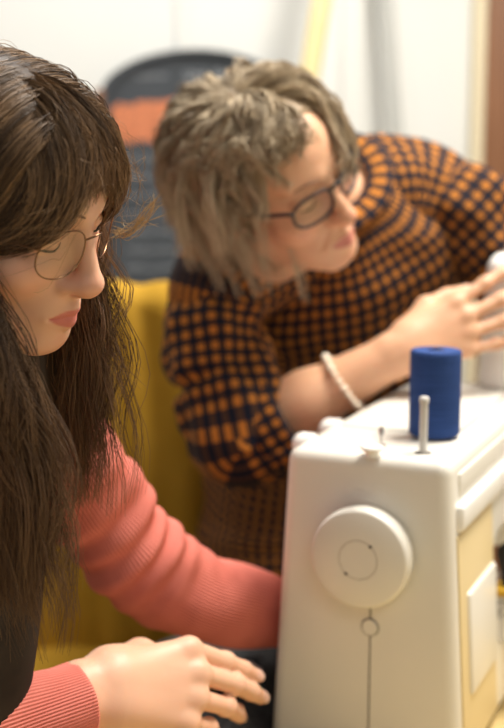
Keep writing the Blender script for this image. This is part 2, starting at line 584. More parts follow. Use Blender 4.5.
def scribble(z, x0, x1, h):
    """wavy unreadable chalk line"""
    n = int((x1 - x0) / .004)
    pts = [(x0 + (x1 - x0) * i / n + rng.uniform(-.002, .002), bY - .0085, z + rng.uniform(-h, h) * (1 if i % 2 else -1) * .9) for i in range(n)]
    return tube(pts, .0013, n * 3, 6, (0, 1, 0.01))
rows = []
z = zt - .055
rows.append(scribble(z, cx - hw * .10, cx + hw * .48, .016)); rows.append(scribble(z - .004, cx - hw * .12, cx + hw * .5, .014))
rows.append(scribble(z - .004, cx - hw * .62, cx - hw * .28, .006))
z = zo0 - .035
while z > zb + .05:
    a = cx - hw * rng.uniform(.72, .8)
    rows.append(scribble(z, a, cx + hw * rng.uniform(.1, .8), rng.uniform(.005, .009)))
    z -= .042
for q in rows: part_obj('chalk_writing', q, M['chalk'], board)

# ------------------------------------------------------------------ mustard chair behind the young woman
def rbox_loft(name, ctrl, ra, rb, ref, m, parent, n=60, seg=96, disp=None, power=4):
    """lofted pad whose rings are rounded rectangles"""
    C = catmull(ctrl, n); RA = catmull(np.array(ra, float)[:, None], n)[:, 0]; RB = catmull(np.array(rb, float)[:, None], n)[:, 0]
    T, A, B = frames(C, ref)
    th = np.linspace(0, 2 * math.pi, seg, endpoint=False)
    c, s = np.cos(th), np.sin(th)
    k = (np.abs(c) ** power + np.abs(s) ** power) ** (-1 / power)
    S = np.linspace(0, 1, n)[:, None] + 0 * th
    D = disp(S, th[None] + 0 * S) if disp else 0 * S
    V = C[:, None] + A[:, None] * (c * k)[None, :, None] * (RA[:, None, None] + D[..., None]) + B[:, None] * (s * k)[None, :, None] * (RB[:, None, None] + D[..., None])
    V = V.reshape(-1, 3)
    i, j = np.meshgrid(np.arange(n - 1), np.arange(seg), indexing='ij'); j2 = (j + 1) % seg
    f = np.stack([i * seg + j, (i + 1) * seg + j, (i + 1) * seg + j2, i * seg + j2], -1).reshape(-1, 4)
    for kk, rev in ((0, True), (n - 1, False)):
        a = kk * seg + np.arange(seg); inner = V[a] * .02 + C[kk] * .98; base = len(V); V = np.concatenate([V, inner])
        q = np.stack([a, base + np.arange(seg), base + (np.arange(seg) + 1) % seg, kk * seg + (np.arange(seg) + 1) % seg], -1)
        f = np.concatenate([f, q[:, ::-1] if rev else q])
    return part_obj(name, (V, f, None), m, parent)

cl, cr_ = at(-15, 308, 1.95), at(222, 299, 1.95)
ccx = (cl[0] + cr_[0]) / 2; chw = (cr_[0] - cl[0]) / 2; ctop = cr_[2]
chair = empty('upholstered_chair', (ccx, 2.0, 0))
tag(chair, 'mustard yellow fabric-covered chair standing behind the young woman in coral', 'chair')
def foldsy(S, th):
    x = np.cos(th)
    return (.007 * np.sin(x * 9 + 1.0 + S) + .0035 * np.sin(x * 23 + S * 5)) * np.clip((.93 - S) * 3, 0, 1)
rbox_loft('backrest', [(ccx, 2.03, .40), (ccx, 2.01, .65), (ccx, 1.985, .9), (ccx, 1.965, ctop - .03), (ccx, 1.963, ctop - .008), (ccx, 1.962, ctop)],
          [chw * 1.05, chw * 1.05, chw * 1.03, chw, chw * .93, chw * .7], [.05, .05, .05, .045, .035, .01], (1, 0, 0), M['mustard'], chair, 90, 220, foldsy)
rbox_loft('seat', [(ccx, 2.02, .40), (ccx, 2.02, .41), (ccx, 2.02, .48), (ccx, 2.02, .50)], [chw, chw * 1.05, chw * 1.05, chw * .95], [.22, .24, .24, .2], (1, 0, 0), M['mustard'], chair, 20, 64)
for sx in (-1, 1):
    for sy in (-1, 1):
        part_obj('leg', tube([(ccx + sx * chw * .85, 2.02 + sy * .18, .41), (ccx + sx * chw * .9, 2.02 + sy * .2, .001)], [.02, .013], 8, 12, (1, 0, 0)), M['wood'], chair)

# ------------------------------------------------------------------ table
mu = np.array([.407, .9134, 0.0]); mv = np.array([.9134, -.407, 0.0]); mw = np.array([0, 0, 1.0])
MR = np.stack([mu, mv, mw], 1)
TZ = .67
MO = np.array([.1135, 1.2265, TZ])
def mp(u, v, w): return MO + MR @ np.array([u, v, w])
table = empty('work_table', mp(.1, .2, -TZ))
tag(table, 'yellow-topped work table under the white sewing machine', 'table')
bevel_box('tabletop', (-.75, -.335, -.03), (.47, 1.0, 0), M['table'], table, .006, MR, MO)
for u_ in (-.69, .41):
    for v_ in (-.28, .94):
        part_obj('leg', tube([mp(u_, v_, -.031), mp(u_, v_, -TZ + .001)], .018, 4, 16, (1, 0, 0)), M['metal_leg'], table)
bevel_box('apron', (-.70, -.29, -.09), (.42, -.27, -.031), M['metal_leg'], table, .002, MR, MO)

# ------------------------------------------------------------------ sewing machine
mach = empty('sewing_machine', MO)
tag(mach, 'white sewing machine with round handwheel facing us on the yellow table', 'sewing machine')
H = .335
def hwid(w):                                        # half depth (v) by height: wider at the foot
    return .0855 + (H - w) / H * .0195
def mtaper(p):
    u, v, w = p
    return (u, v, w)
# C-shaped body: outline in (u,w), extruded across v
outl = [(0, .004), (0, H), (.46, H), (.46, .145), (.345, .145), (.335, .205), (.195, .205), (.170, .188), (.164, .085), (.46, .08), (.46, .004)]
bm = bmesh.new()
L_ = [bm.verts.new((u, -hwid(w), w)) for u, w in outl]
R_ = [bm.verts.new((u, hwid(w) + .002, w)) for u, w in outl]
bm.faces.new(L_); bm.faces.new(R_[::-1])
for i in range(len(outl)):
    j = (i + 1) % len(outl); bm.faces.new((L_[j], L_[i], R_[i], R_[j]))
bmesh.ops.recalc_face_normals(bm, faces=bm.faces[:])
bmesh.ops.bevel(bm, geom=bm.edges[:], offset=.017, segments=6, profile=.55, affect='EDGES', clamp_overlap=True)
for v in bm.verts: v.co = Vector(MO + MR @ np.array(v.co))
me = bpy.data.meshes.new('body'); bm.to_mesh(me); bm.free()
body_m = link('body', me, M['plastic'], mach)
# end-face seam and little screw cap under the handwheel
fv = lambda px, py: None
HWV, HWW = .0035, .2335                               # handwheel centre on the end face
bevel_box('seam', (-.0006, HWV + .0045, .006), (.002, HWV + .0058, HWW - .05), M['plastic_gap'], mach, 0, MR, MO)
Rm = np.stack([-mv, mw, -mu], 1)                    # lathe z -> -u (towards the camera)
Rm[:, 0] = np.cross(Rm[:, 1], Rm[:, 2])
part_obj('screw_cap', xf(lathe([(.0002, .0022), (.0078, .0022), (.0084, .0012), (.0084, -.003)], 40), Rm, mp(-.0002, HWV + .005, HWW - .079)), M['plastic'], mach)
part_obj('cap_ring', xf(lathe([(.0084, -.002), (.0084, .0004), (.0096, .0004), (.0096, -.002)], 40), Rm, mp(0, HWV + .005, HWW - .079)), M['plastic_gap'], mach)
hwl = part_obj('handwheel', xf(lathe([(.030, -.004), (.038, -.004), (.0385, .004), (.0485, .0045), (.0512, .0062), (.0520, .0095), (.0520, .019), (.0514, .0225), (.0500, .0250), (.0480, .0262), (.0205, .0270), (.0205, .0262), (.0196, .0262), (.0196, .0272), (.0002, .0275)], 96), Rm, mp(0, HWV, HWW)), M['plastic'], mach)
rg = part_obj('clutch_ring', xf(lathe([(.0196, .0258), (.0196, .0268), (.0205, .0268), (.0205, .0258)], 64), Rm, mp(0, HWV, HWW)), mat('ring_shadow_gap', (.42, .37, .30), .6), mach)
for a in (50, 232):
    a = math.radians(a)
    c = mp(-.0272, HWV, HWW) + Rm @ np.array([-.0200 * math.cos(a) * -1, .0200 * math.sin(a), 0])
    part_obj('clutch_notch', xf(lathe([(.0002, .0006), (.0016, .0006), (.0018, -.002)], 16), Rm, c), M['plastic_gap'], mach)
# lid plate on the top, seam line, side panel line
bevel_box('top_lid', (.118, -.070, H - .002), (.425, .050, H + .0022), M['plastic'], mach, .0018, MR, MO)
bevel_box('lid_gap', (.10, .0585, H - .004), (.425, .0605, H + .0006), M['plastic_gap'], mach, 0, MR, MO)
# rear side: fold-down handle in its recess and the lower cover
vr = lambda w: hwid(w) + .002
bevel_box('handle_recess', (.030, vr(.31) - .006, .292), (.36, vr(.31) + .0022, .318), M['plastic'], mach, .002, MR, MO)
bevel_box('carry_handle', (.018, vr(.27) - .006, .260), (.345, vr(.27) + .0075, .288), M['white'], mach, .0045, MR, MO)
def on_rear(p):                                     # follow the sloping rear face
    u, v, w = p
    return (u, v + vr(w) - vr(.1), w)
bevel_box('rear_bounce_panel', (.016, vr(.1) - .008, .018), (.160, vr(.1) + .0022, .256), M['rear_bounce_panel'], mach, .0015, MR, MO, taper=on_rear)  # added plate whose colour carries the yellow bounce on the rear face
bevel_box('rear_cover', (.042, vr(.1) - .008, .080), (.158, vr(.1) + .0060, .190), M['plastic'], mach, .004, MR, MO, taper=on_rear)
# front dials peeping over the top edge
for u_, rr in ((.055, .0130), (.135, .0130)):
    Rd = np.stack([mu, mw, -mv], 1); Rd[:, 0] = np.cross(Rd[:, 1], Rd[:, 2])
    part_obj('dial', xf(lathe([(.004, -.012), (rr, -.012)] + [(rr * math.cos(q), .013 * math.sin(q)) for q in np.linspace(0, 1.55, 10)], 40), Rd, mp(u_, -hwid(H) - .002, H - .0085)), M['white'], mach)
# thread spindle, bobbin winder
slot = mp(.060, .045, H)
SP = at(423, 452, 1.262); 
def ground(px, py, z):
    a = at(px, py, 1.0) - CAM
    return CAM + a * ((z - CAM[2]) / a[2])
TOP = TZ + H
pb = ground(423, 453, TOP)
part_obj('spool_pin', (lambda q: q)(xf(lathe([(.0002, .0585), (.0035, .0583), (.0048, .0570), (.0052, .0550), (.0050, .052), (.0042, .0515), (.0042, -.003), (.0002, -.003)], 24), np.eye(3), pb)), M['pin'], mach)
part_obj('pin_slot', xf(lathe([(.0002, .0007), (.0085, .0007), (.0095, -.001)], 32), np.diag([1.0, .8, 1.0]), pb), M['plastic_gap'], mach)
wb = ground(372, 455, TOP)
wk = part_obj('bobbin_winder', xf(lathe([(.0003, .0110), (.0060, .0108), (.0112, .0095), (.0122, .0075), (.0110, .0055), (.0072, .0045), (.0070, -.002), (.0003, -.002)], 36), np.eye(3), wb), M['white'], mach)
ws = ground(381, 447, TOP)
part_obj('winder_spindle', xf(lathe([(.0003, .021), (.0022, .021), (.0030, .0190), (.0030, .013), (.0016, .0125), (.0016, .004), (.0052, .003), (.0056, -.001)], 20), np.eye(3), ws), M['chrome'], mach)
# needle end, presser and plate below the arm
part_obj('needle_bar', tube([mp(.385, 0, .152), mp(.385, 0, .095)], .004, 6, 12, (1, 0, 0)), M['chrome'], mach)
bevel_box('presser_foot', (.370, -.008, .079), (.400, .008, .087), M['chrome'], mach, .002, MR, MO)
bevel_box('needle_plate', (.33, -.06, .0775), (.425, .06, .0812), M['chrome'], mach, .001, MR, MO)

# ------------------------------------------------------------------ blue thread spool on the machine
sb = ground(434, 437, TOP)
spool = empty('thread_spool', sb)
tag(spool, 'blue cone of sewing thread standing on top of the sewing machine', 'thread spool')
prof = [(.008, .004), (.0262, .004), (.0272, .007)] + [(.0272 + .00025 * math.sin(i * 1.9), .007 + i * .0010) for i in range(1, 85)] + [(.0270, .0925), (.0258, .0945), (.0120, .0950), (.0080, .0945)]
part_obj('thread', xf(lathe(prof, 64), np.eye(3), sb), M['blue'], spool)
part_obj('core', xf(lathe([(.0080, .0915), (.0095, .0955), (.0085, .0962), (.0065, .0958), (.0060, .09), (.0060, .002), (.0085, .001), (.020, .0012), (.0205, .0032), (.008, .0035)], 40), np.eye(3), sb), M['core'], spool)
bevel_box('spool_rest', (-.014, -.014, -.001), (.036, .014, .0012), M['white'], mach, .001, MR, sb)

# ------------------------------------------------------------------ things behind the machine, at the right frame edge
def place_box(name, c, size, m, parent=None, r=.002, yaw=0.0):
    R = np.array(Matrix.Rotation(yaw, 3, 'Z'))
    s = np.array(size) / 2
    return bevel_box(name, (-s[0], -s[1], 0), (s[0], s[1], size[2]), M[m], parent, r, R, c)

BEDZ = TZ + .0805
pc = ground(517, 640, BEDZ)
yawm = math.atan2(-.407, .9134)
packet = empty('thread_packet', pc)
tag(packet, 'small yellow-topped white carton with black lettering on the machine bed', 'carton')
place_box('box', pc, (.050, .030, .054), 'paper', packet, yaw=yawm)
place_box('lid', pc + np.array([0, 0, .0545]), (.052, .032, .0095), 'yellow', packet, yaw=yawm)
def flat_text(body, size, loc, yaw, parent):
    c = bpy.data.curves.new('lettering', 'FONT'); c.body = body; c.size = size; c.extrude = .0002
    o = bpy.data.objects.new('lettering_tmp', c); col.objects.link(o)
    dg = bpy.context.evaluated_depsgraph_get()
    me = bpy.data.meshes.new_from_object(o.evaluated_get(dg))
    bpy.data.objects.remove(o)
    R = Matrix.Translation(Vector(loc)) @ Matrix.Rotation(yaw, 4, 'Z') @ Matrix.Rotation(math.pi / 2, 4, 'X')
    me.transform(R)
    return link('lettering', me, M['print'], parent, smooth=False)
ex = np.array([math.cos(yawm), math.sin(yawm), 0]); ey = np.array([math.sin(yawm), -math.cos(yawm), 0])
flat_text('STAN', .0105, pc - ex * .023 + ey * .0152 + mw * .043, yawm, packet)
flat_text('TAX', .0150, pc - ex * .023 + ey * .0152 + mw * .029, yawm, packet)
# black pointed clip standing on the carton
bm = bmesh.new()
ol = [(-.020, 0), (.004, 0), (.004, .055), (-.006, .058), (-.024, .046), (-.026, .040), (-.020, .012)]
f0 = [bm.verts.new(Vector(pc + mw * .0645 + ex * x + ey * .006 + mw * z)) for x, z in ol]
f1 = [bm.verts.new(Vector(pc + mw * .0645 + ex * x - ey * .006 + mw * z)) for x, z in ol]
bm.faces.new(f0); bm.faces.new(f1[::-1])
for i in range(len(ol)):
    j = (i + 1) % len(ol); bm.faces.new((f0[i], f1[i], f1[j], f0[j]))
bmesh.ops.recalc_face_normals(bm, faces=bm.faces[:])
bmesh.ops.bevel(bm, geom=bm.edges[:], offset=.0012, segments=2, affect='EDGES')
me = bpy.data.meshes.new('black_clip'); bm.to_mesh(me); bm.free()
tag(link('black_clip', me, M['black']), 'black plastic clip with slanted tip standing on the yellow carton lid', 'clip')

# ------------------------------------------------------------------ cloths on the table
def cloth(name, u0, u1, v0, v1, z0, amp, m, label, cat, th=.006, n=70, seed=1, lump=.02):
    r = np.random.default_rng(seed)
    uu, vv = np.meshgrid(np.linspace(0, 1, n), np.linspace(0, 1, n), indexing='ij')
    h = 0
    for _ in range(9):
        a, b_ = r.normal(0, 7, 2); h = h + np.sin(a * uu + b_ * vv + r.uniform(0, 6)) * amp / 4
    edge = np.clip(np.minimum.reduce([uu, 1 - uu, vv, 1 - vv]) * 7, 0, 1)
    W = z0 + th + np.abs(h) * edge + lump * edge * np.sin(np.pi * uu) ** .6 * np.sin(np.pi * vv) ** .6
    U_ = u0 + (u1 - u0) * uu + .006 * np.sin(vv * 11); V_ = v0 + (v1 - v0) * vv + .006 * np.sin(uu * 9)
    top = MO + np.stack([U_, V_, W], -1).reshape(-1, 3) @ MR.T
    bot = MO + np.stack([U_, V_, np.full_like(W, z0 + .0008)], -1).reshape(-1, 3) @ MR.T
    i, j = np.meshgrid(np.arange(n - 1), np.arange(n - 1), indexing='ij')
    f = np.stack([i * n + j, (i + 1) * n + j, (i + 1) * n + j + 1, i * n + j + 1], -1).reshape(-1, 4)
    ring = np.concatenate([np.arange(n), np.arange(2 * n - 1, n * n, n), np.arange(n * n - 2, n * n - n - 1, -1), np.arange(n * n - 2 * n, 0, -n)])
    fr = np.stack([ring, ring + n * n, np.roll(ring, -1) + n * n, np.roll(ring, -1)], -1)
    o = part_obj(name, (np.concatenate([top, bot]), np.concatenate([f, f[:, ::-1] + n * n, fr[:, ::-1]]), None), m, None, None, 0)
    return tag(o, label, cat)
cloth('charcoal_cloth', -.16, .36, -.325, -.108, 0, .016, M['charcoal'], 'rumpled charcoal knit cloth lying on the table behind the near hand', 'cloth', seed=3, lump=.05)
cloth('white_fabric_scrap', -.02, .05, -.205, -.135, .066, .003, M['paper'], 'small white fabric scrap on the charcoal cloth under the fingers', 'fabric', th=.003, n=30, seed=5, lump=.003)

# ------------------------------------------------------------------ people: shared anatomy
def head_prims(B, age=0, top=.077):
    """head in its own frame: x to the person's right, y forward, z up, eyes at z=0"""
    e = B.ell; c = B.cap
    e((0, -.012, .031), (.073, .096, top), .01)
    e((0, .040, .040), (.058, .047, .044), .02)
    e((0, .034, -.030), (.056, .052, .075), .02)
    for s in (-1, 1):
        c((s * .050, .000, -.062), (s * .016, .070, -.100), .016, .014, .022)
        e((s * .042, .056, -.030), (.022, .023, .020), .018)
        c((s * .010, .0835, .022), (s * .043, .0690, .025), .0085, .0075, .014)
    e((0, .030, -.078), (.042, .050, .032), .02)
    e((0, .0745, -.100), (.017, .0145, .0135), .014)
    e((0, .072, -.066), (.027, .020, .026), .016)
    for s in (-1, 1):
        e((s * .0315, .0935, .000), (.0185, .0165, .0125), .012, True)
        e((s * .0310, .0690, -.001), (.0148, .0135, .0130), .004)
        e((s * .0310, .0690, .0015), (.0152, .0142, .0110), .002)
    # nose
    c((0, .0830, .010), (0, .1035, -.0345), .0070, .0085, .012)
    e((0, .1045, -.0385), (.0098, .0095, .0088), .008)
    for s in (-1, 1):
        c((s * .0060, .0985, -.0400), (s * .0120, .0890, -.0430), .0070, .0062, .008)
    c((0, .1035, -.0450), (0, .0890, -.0520), .0050, .0060, .006)
    for s in (-1, 1):
        e((s * .0065, .0965, -.0500), (.0030, .0055, .0026), .003, True)
    # lips
    for s in (-1, 1):
        c((s * .002, .0920, -.0655), (s * .0215, .0815, -.0720), .0056, .0024, .006)
        c((s * .002, .0895, -.0780), (s * .0190, .0805, -.0740), .0068, .0028, .006)
    for s in (-1, 1):
        c((0, .0990, -.0712), (s * .0225, .0860, -.0728), .0011, .0008, .0022, True)
    if age:
        for s in (-1, 1):
            c((s * .019, .0885, -.047), (s * .030, .0770, -.070), .0012, .0012, .006, True)
    # ears
    for s in (-1, 1):
        e((s * .0730, -.006, -.010), (.0075, .0175, .0300), .006)
        e((s * .0800, -.002, -.008), (.0050, .0095, .0180), .004, True)


def head_tint(V, R, t, base, warm, lip):
    """the skin's own colouring: rosier cheeks and nose, lips"""
    p = (V - t) @ R
    cl = np.tile(np.array(base), (len(V), 1))
    def blob(c, r):
        return np.exp(-(((p - np.array(c)) / np.array(r)) ** 2).sum(1))
    w = np.clip(.4 * blob((.045, .07, -.035), (.022, .04, .02)) + .55 * blob((-.045, .07, -.035), (.022, .04, .02)) + .5 * blob((0, .11, -.04), (.016, .02, .013)) + .3 * blob((0, .09, -.1), (.02, .02, .015)), 0, 1)[:, None]
    cl = cl * (1 - w) + np.array(warm) * w
    x, y, z = p.T
    zc = -.0715
    xx = np.clip(1 - (np.abs(x) / .0220) ** 2, 0, 1)
    m = np.minimum.reduce([(.0220 - np.abs(x)), zc + .0082 * xx ** .8 - z, z - zc + .0105 * xx ** .7])
    m = np.clip(m / .0022 + .35, 0, 1) * (y > .066)
    m = (m * m * (3 - 2 * m))[:, None]
    cl = cl * (1 - m) + np.array(lip) * m
    return cl


def hand_prims(B, sgn, curl, spread, thumb, scale=1.0):
    """hand in its own frame: wrist at 0, fingers along +y, back of the hand +z; sgn=+1 has the little finger at +x
    curl: per finger three bend angles (deg); returns finger tip frames"""
    s = scale
    c = lambda a, b, ra, rb, k: B.cap(np.array(a) * s * (sgn, 1, 1), np.array(b) * s * (sgn, 1, 1), ra * s, rb * s, k * s)
    c((-.006, -.012, 0), (-.008, .020, 0), .0215, .0200, .010)
    c((.010, -.012, 0), (.012, .020, 0), .0195, .0190, .010)
    base = [(-.026, .088, .001), (-.005, .092, .003), (.015, .087, .001), (.033, .077, -.003)]
    start = [(-.014, .018, -.001), (-.004, .016, .001), (.007, .016, 0), (.017, .016, -.001)]
    for b, a, r in zip(base, start, (.0135, .0130, .0125, .0118)):
        c(a, b, .0165, r * .80, .014)
    lens = [(.043, .026, .021), (.047, .030, .022), (.043, .028, .022), (.034, .021, .020)]
    rad = [.0090, .0092, .0087, .0077]
    tips = []
    for i in range(4):
        p = np.array(base[i]); pitch = 0.0; yaw = math.radians(spread[i])
        B.ell(p * s * (sgn, 1, 1) + np.array([0, -.001, .003]) * s, np.array([.0085, .0095, .0078]) * s, .008 * s)
        for k in range(3):
            pitch += math.radians(curl[i][k])
            d = np.array([math.sin(yaw) * math.cos(pitch), math.cos(yaw) * math.cos(pitch), -math.sin(pitch)])
            q = p + d * lens[i][k]
            r0 = rad[i] * (1.0, .93, .86)[k]; r1 = rad[i] * (.91, .86, .70)[k]
            c(p, q, r0, r1, .0035)
            if k == 1: B.ell(p * s * (sgn, 1, 1), np.array([1.06, 1.15, 1.06]) * r0 * s, .004 * s)
            p = q
        up = np.array([math.sin(yaw) * math.sin(pitch), math.cos(yaw) * math.sin(pitch), math.cos(pitch)])
        tips.append((p * (sgn, 1, 1) * s, d * (sgn, 1, 1), up * (sgn, 1, 1), rad[i] * s))
    # thumb leaves the side of the palm near its base
    p = np.array((-.019, .016, -.006)); P = [p]
    for (dx, dy, dz), l in zip(thumb, (.045, .033, .028)):
        d = np.array([dx, dy, dz], float); d /= np.linalg.norm(d); P.append(P[-1] + d * l)
    c(P[0], P[1], .0165, .0122, .014); c(P[1], P[2], .0112, .0102, .006); c(P[2], P[3], .0103, .0078, .004)
    c((-.012, .040, -.003), P[1], .012, .010, .014)
    d = norm(P[3] - P[2]); n = np.array([-.55, 0, .83]); n = norm(n - d * (n @ d))
    tips.append((P[3] * (sgn, 1, 1) * s, d * (sgn, 1, 1), n * (sgn, 1, 1), .0100 * s))
    return tips


def nail_mesh(tips, R, t):
    """a small curved plate on the back of every finger end"""
    out = []
    for p, d, n, r in tips:
        x = np.cross(d, n)
        U_, W_ = np.meshgrid(np.linspace(-1, 1, 9), np.linspace(0, 1, 9), indexing='ij')
        a = U_ * 1.0
        w = r * .70 * np.sqrt(np.clip(1 - (np.abs(W_ * 2 - 1) ** 4) * .35, 0, 1))
        V = p + d * ((W_ - .80) * r * 1.35 + r * .35)[..., None] + x * (w * np.sin(a))[..., None] + n * (r * .70 * np.cos(a * .9) + .0010 - .10 * r * W_)[..., None]
        V = V.reshape(-1, 3); i, j = np.meshgrid(np.arange(8), np.arange(8), indexing='ij')
        f = np.stack([i * 9 + j, (i + 1) * 9 + j, (i + 1) * 9 + j + 1, i * 9 + j + 1], -1).reshape(-1, 4)
        Vb = V - np.tile(n * .0012, (81, 1))
        ring = np.concatenate([np.arange(9), np.arange(17, 81, 9), np.arange(79, 71, -1), np.arange(63, 0, -9)])
        fr = np.stack([ring, np.roll(ring, -1), np.roll(ring, -1) + 81, ring + 81], -1)
        out.append(((np.concatenate([V, Vb])) @ R.T + t, np.concatenate([f, f[:, ::-1] + 81, fr]), None))
    return out


def strands(paths, rad, seg=3, taper=.35):
    """paths (n,k,3) -> thin hair fibres; returns v,f"""
    n, k, _ = paths.shape
    T = norm(np.gradient(paths, axis=1))
    ref = np.array([.31, .57, .76])
    A = norm(np.cross(T, ref)); Bn = np.cross(T, A)
    prof = np.ones(k); tail = max(2, k // 4); prof[-tail:] = np.linspace(1, taper, tail)
    r = (np.asarray(rad).reshape(-1, 1) if np.ndim(rad) else np.full((n, 1), rad)) * prof
    th = np.linspace(0, 2 * math.pi, seg, endpoint=False)
    V = paths[:, :, None] + r[:, :, None, None] * (A[:, :, None] * np.cos(th)[:, None] + Bn[:, :, None] * np.sin(th)[:, None])
    base = (np.arange(n) * k * seg)[:, None, None]
    i, j = np.arange(k - 1)[None, :, None], np.arange(seg)[None, None, :]
    j2 = (j + 1) % seg
    f = np.stack([base + i * seg + j, base + i * seg + j2, base + (i + 1) * seg + j2, base + (i + 1) * seg + j], -1)
    return V.reshape(-1, 3), f.reshape(-1, 4)


def glasses(name, R, t, rim_pts, wire, m_frame, pitch, label, yfun, nose_z, temple_end, lens_parent=True):
    """rim_pts: outline of one lens (x right, z up) for the wearer's right eye, mirrored for the left"""
    root = empty(name, R @ np.array([0, .088, 0]) + t)
    tag(root, label, 'glasses')
    for s in (1, -1):
        P = np.array([(s * x, yfun(abs(x), z), z) for x, z in rim_pts])
        W = P @ R.T + t
        rim = part_obj('rim', tube(W, wire, closed=True, seg=8, ref=R @ np.array([0, 1.0, 0.02])), m_frame, root)
        cc = W.mean(0); n = R @ np.array([0, 1.0, 0])
        k = len(W)
        V = np.concatenate([W + n * .0006, cc * .5 + W * .5 + n * .0010, [cc + n * .0012]])
        Vb = V - n * .0012
        f = [(i, (i + 1) % k, k + (i + 1) % k, k + i) for i in range(k)]
        bm = bmesh.new(); vs = [bm.verts.new(v) for v in V]; vb = [bm.verts.new(v) for v in Vb]
        for q in f:
            bm.faces.new([vs[a] for a in q]); bm.faces.new([vb[a] for a in q][::-1])
        for i in range(k):
            a, b_ = k + i, k + (i + 1) % k
            bm.faces.new((vs[a], vs[b_], vs[2 * k])); bm.faces.new((vb[b_], vb[a], vb[2 * k]))
            bm.faces.new((vs[(i + 1) % k], vs[i], vb[i], vb[(i + 1) % k]))
        bmesh.ops.recalc_face_normals(bm, faces=bm.faces[:])
        me = bpy.data.meshes.new('lens'); bm.to_mesh(me); bm.free()
        ln = link('lens', me, M['lens'], rim)
        # temple arm from the outer hinge to behind the ear
        oi = int(np.argmax(np.array([x for x, z in rim_pts]) + .35 * np.array([z for x, z in rim_pts])))
        h = P[oi]
        tp = [h, h + (s * .004, -.004, .002), (s * .0735, .045, h[2] * .8 + .002), (s * .0785, .005, h[2] * .5 + .004), (s * .079, -.012, -.006), (s * .077, -.022, -.030)]
        part_obj('temple', tube(np.array(tp) @ R.T + t, [wire * 1.25] * 6, 40, 8), m_frame, root)
    ii = int(np.argmin([abs(x) + .6 * abs(z - nose_z) for x, z in rim_pts])); x0, z0 = rim_pts[ii]
    br = [(x0, yfun(x0, z0), z0), (x0 * .5, yfun(0, z0) + .003, z0 + .003), (0, yfun(0, z0) + .004, z0 + .004), (-x0 * .5, yfun(0, z0) + .003, z0 + .003), (-x0, yfun(x0, z0), z0)]
    part_obj('bridge', tube(np.array(br) @ R.T + t, [wire * 1.2] * 5, 24, 8), m_frame, root)
    return root


# ------------------------------------------------------------------ the young woman in coral
YR = rot_head(-111.2, -22.4, 13.1)
YT = np.array([-.2089, 1.02, 1.2743])
YB = Body()
YB.frame(YR, YT)
head_prims(YB, 0, .069)
YB.cap((0, -.028, -.050), (0, -.050, -.110), .050, .050, .03)
neck = YR @ np.array([0, -.050, -.110]) + YT
YB.world()
hips = np.array([-.40, 1.04, .55]); chest = np.array([-.335, 1.035, 1.00])
shl = np.array(at(46, 440, 1.205)); shr = np.array([-.385, .870, 1.065])
YB.cap(neck, (-.305, 1.035, 1.08), .050, .055, .03)
YB.ell(chest, (.10, .145, .15), .05)
YB.ell((-.37, 1.04, .80), (.10, .125, .16), .06)
YB.ell(hips, (.13, .17, .11), .06)
YB.cap((-.31, 1.05, 1.06), shl, .06, .045, .04); YB.cap((-.33, 1.01, 1.06), shr, .06, .045, .04)
# left (far) arm: shoulder, elbow, hand working behind the machine's column
l_el = np.array(at(155, 578, 1.275)); l_wr = np.array(at(305, 622, 1.372))
YB.cap(shl, l_el, .043, .036, .03); YB.cap(l_el, l_wr, .037, .025, .02)
# right (near) arm
r_wr = np.array(at(96, 692, 1.075)); r_el = np.array([-.385, .90, .800])
YB.cap(shr, r_el, .043, .036, .03); YB.cap(r_el, r_wr - .02 * norm(r_wr - r_el), .037, .0235, .02)
# legs on the chair
for s in (-1, 1):
    kn = np.array([.02, 1.04 + s * .11, .56]); an = np.array([.0, 1.04 + s * .11, .10])
    YB.cap(hips + (0, s * .08, 0), kn, .075, .055, .03); YB.cap(kn, an, .053, .036, .02)
    YB.cap(an, an + (.14, 0, -.06), .035, .025, .02)
# near hand
def frame_yx(y, x):
    y = norm(np.array(y, float)); x = np.array(x, float); x = norm(x - y * (x @ y))
    return np.stack([x, y, np.cross(x, y)], 1)
RH = frame_yx((.87, .48, -.10), (-.05, -.62, -.79))
YB.frame(RH, r_wr)
y_tips = hand_prims(YB, 1, [(19, 7, 4), (23, 11, 6), (28, 18, 9), (33, 24, 11)], (16, 13, 10, 7), ((-.25, .86, -.45), (.05, 1, -.40), (.15, 1, -.20)), 1.13)
LH = frame_yx((.75, .55, -.35), (.1, .6, -.75))
YB.frame(LH, l_wr)
yl_tips = hand_prims(YB, -1, [(25, 25, 12)] * 4, (-5, 0, 4, 9), ((-.5, .8, -.3), (-.1, 1, -.3), (.1, 1, -.2)), .97)
YB.world()
V, F = YB.mesh(.0016)
SKIN_Y = (.74, .43, .29)
ct = head_tint(V, YR, YT, SKIN_Y, (.80, .36, .255), (.58, .175, .145))
young = link('person', np_mesh('person', V, F, None, ct), M['skin'], None, True, 0)
tag(young, 'young woman with long brown hair and glasses in coral sweater bending over her work', 'person')
M['nail'] = mat('fingernail', (.80, .50, .40), .25)
for q in y_tips:
    part_obj('fingernail', nail_mesh([q], RH, r_wr), M['nail'], young)

for q in yl_tips:
    part_obj('fingernail', nail_mesh([q], LH, l_wr), M['nail'], young)
M['brow'] = mat('soft_brow', (.20, .10, .055), .7)
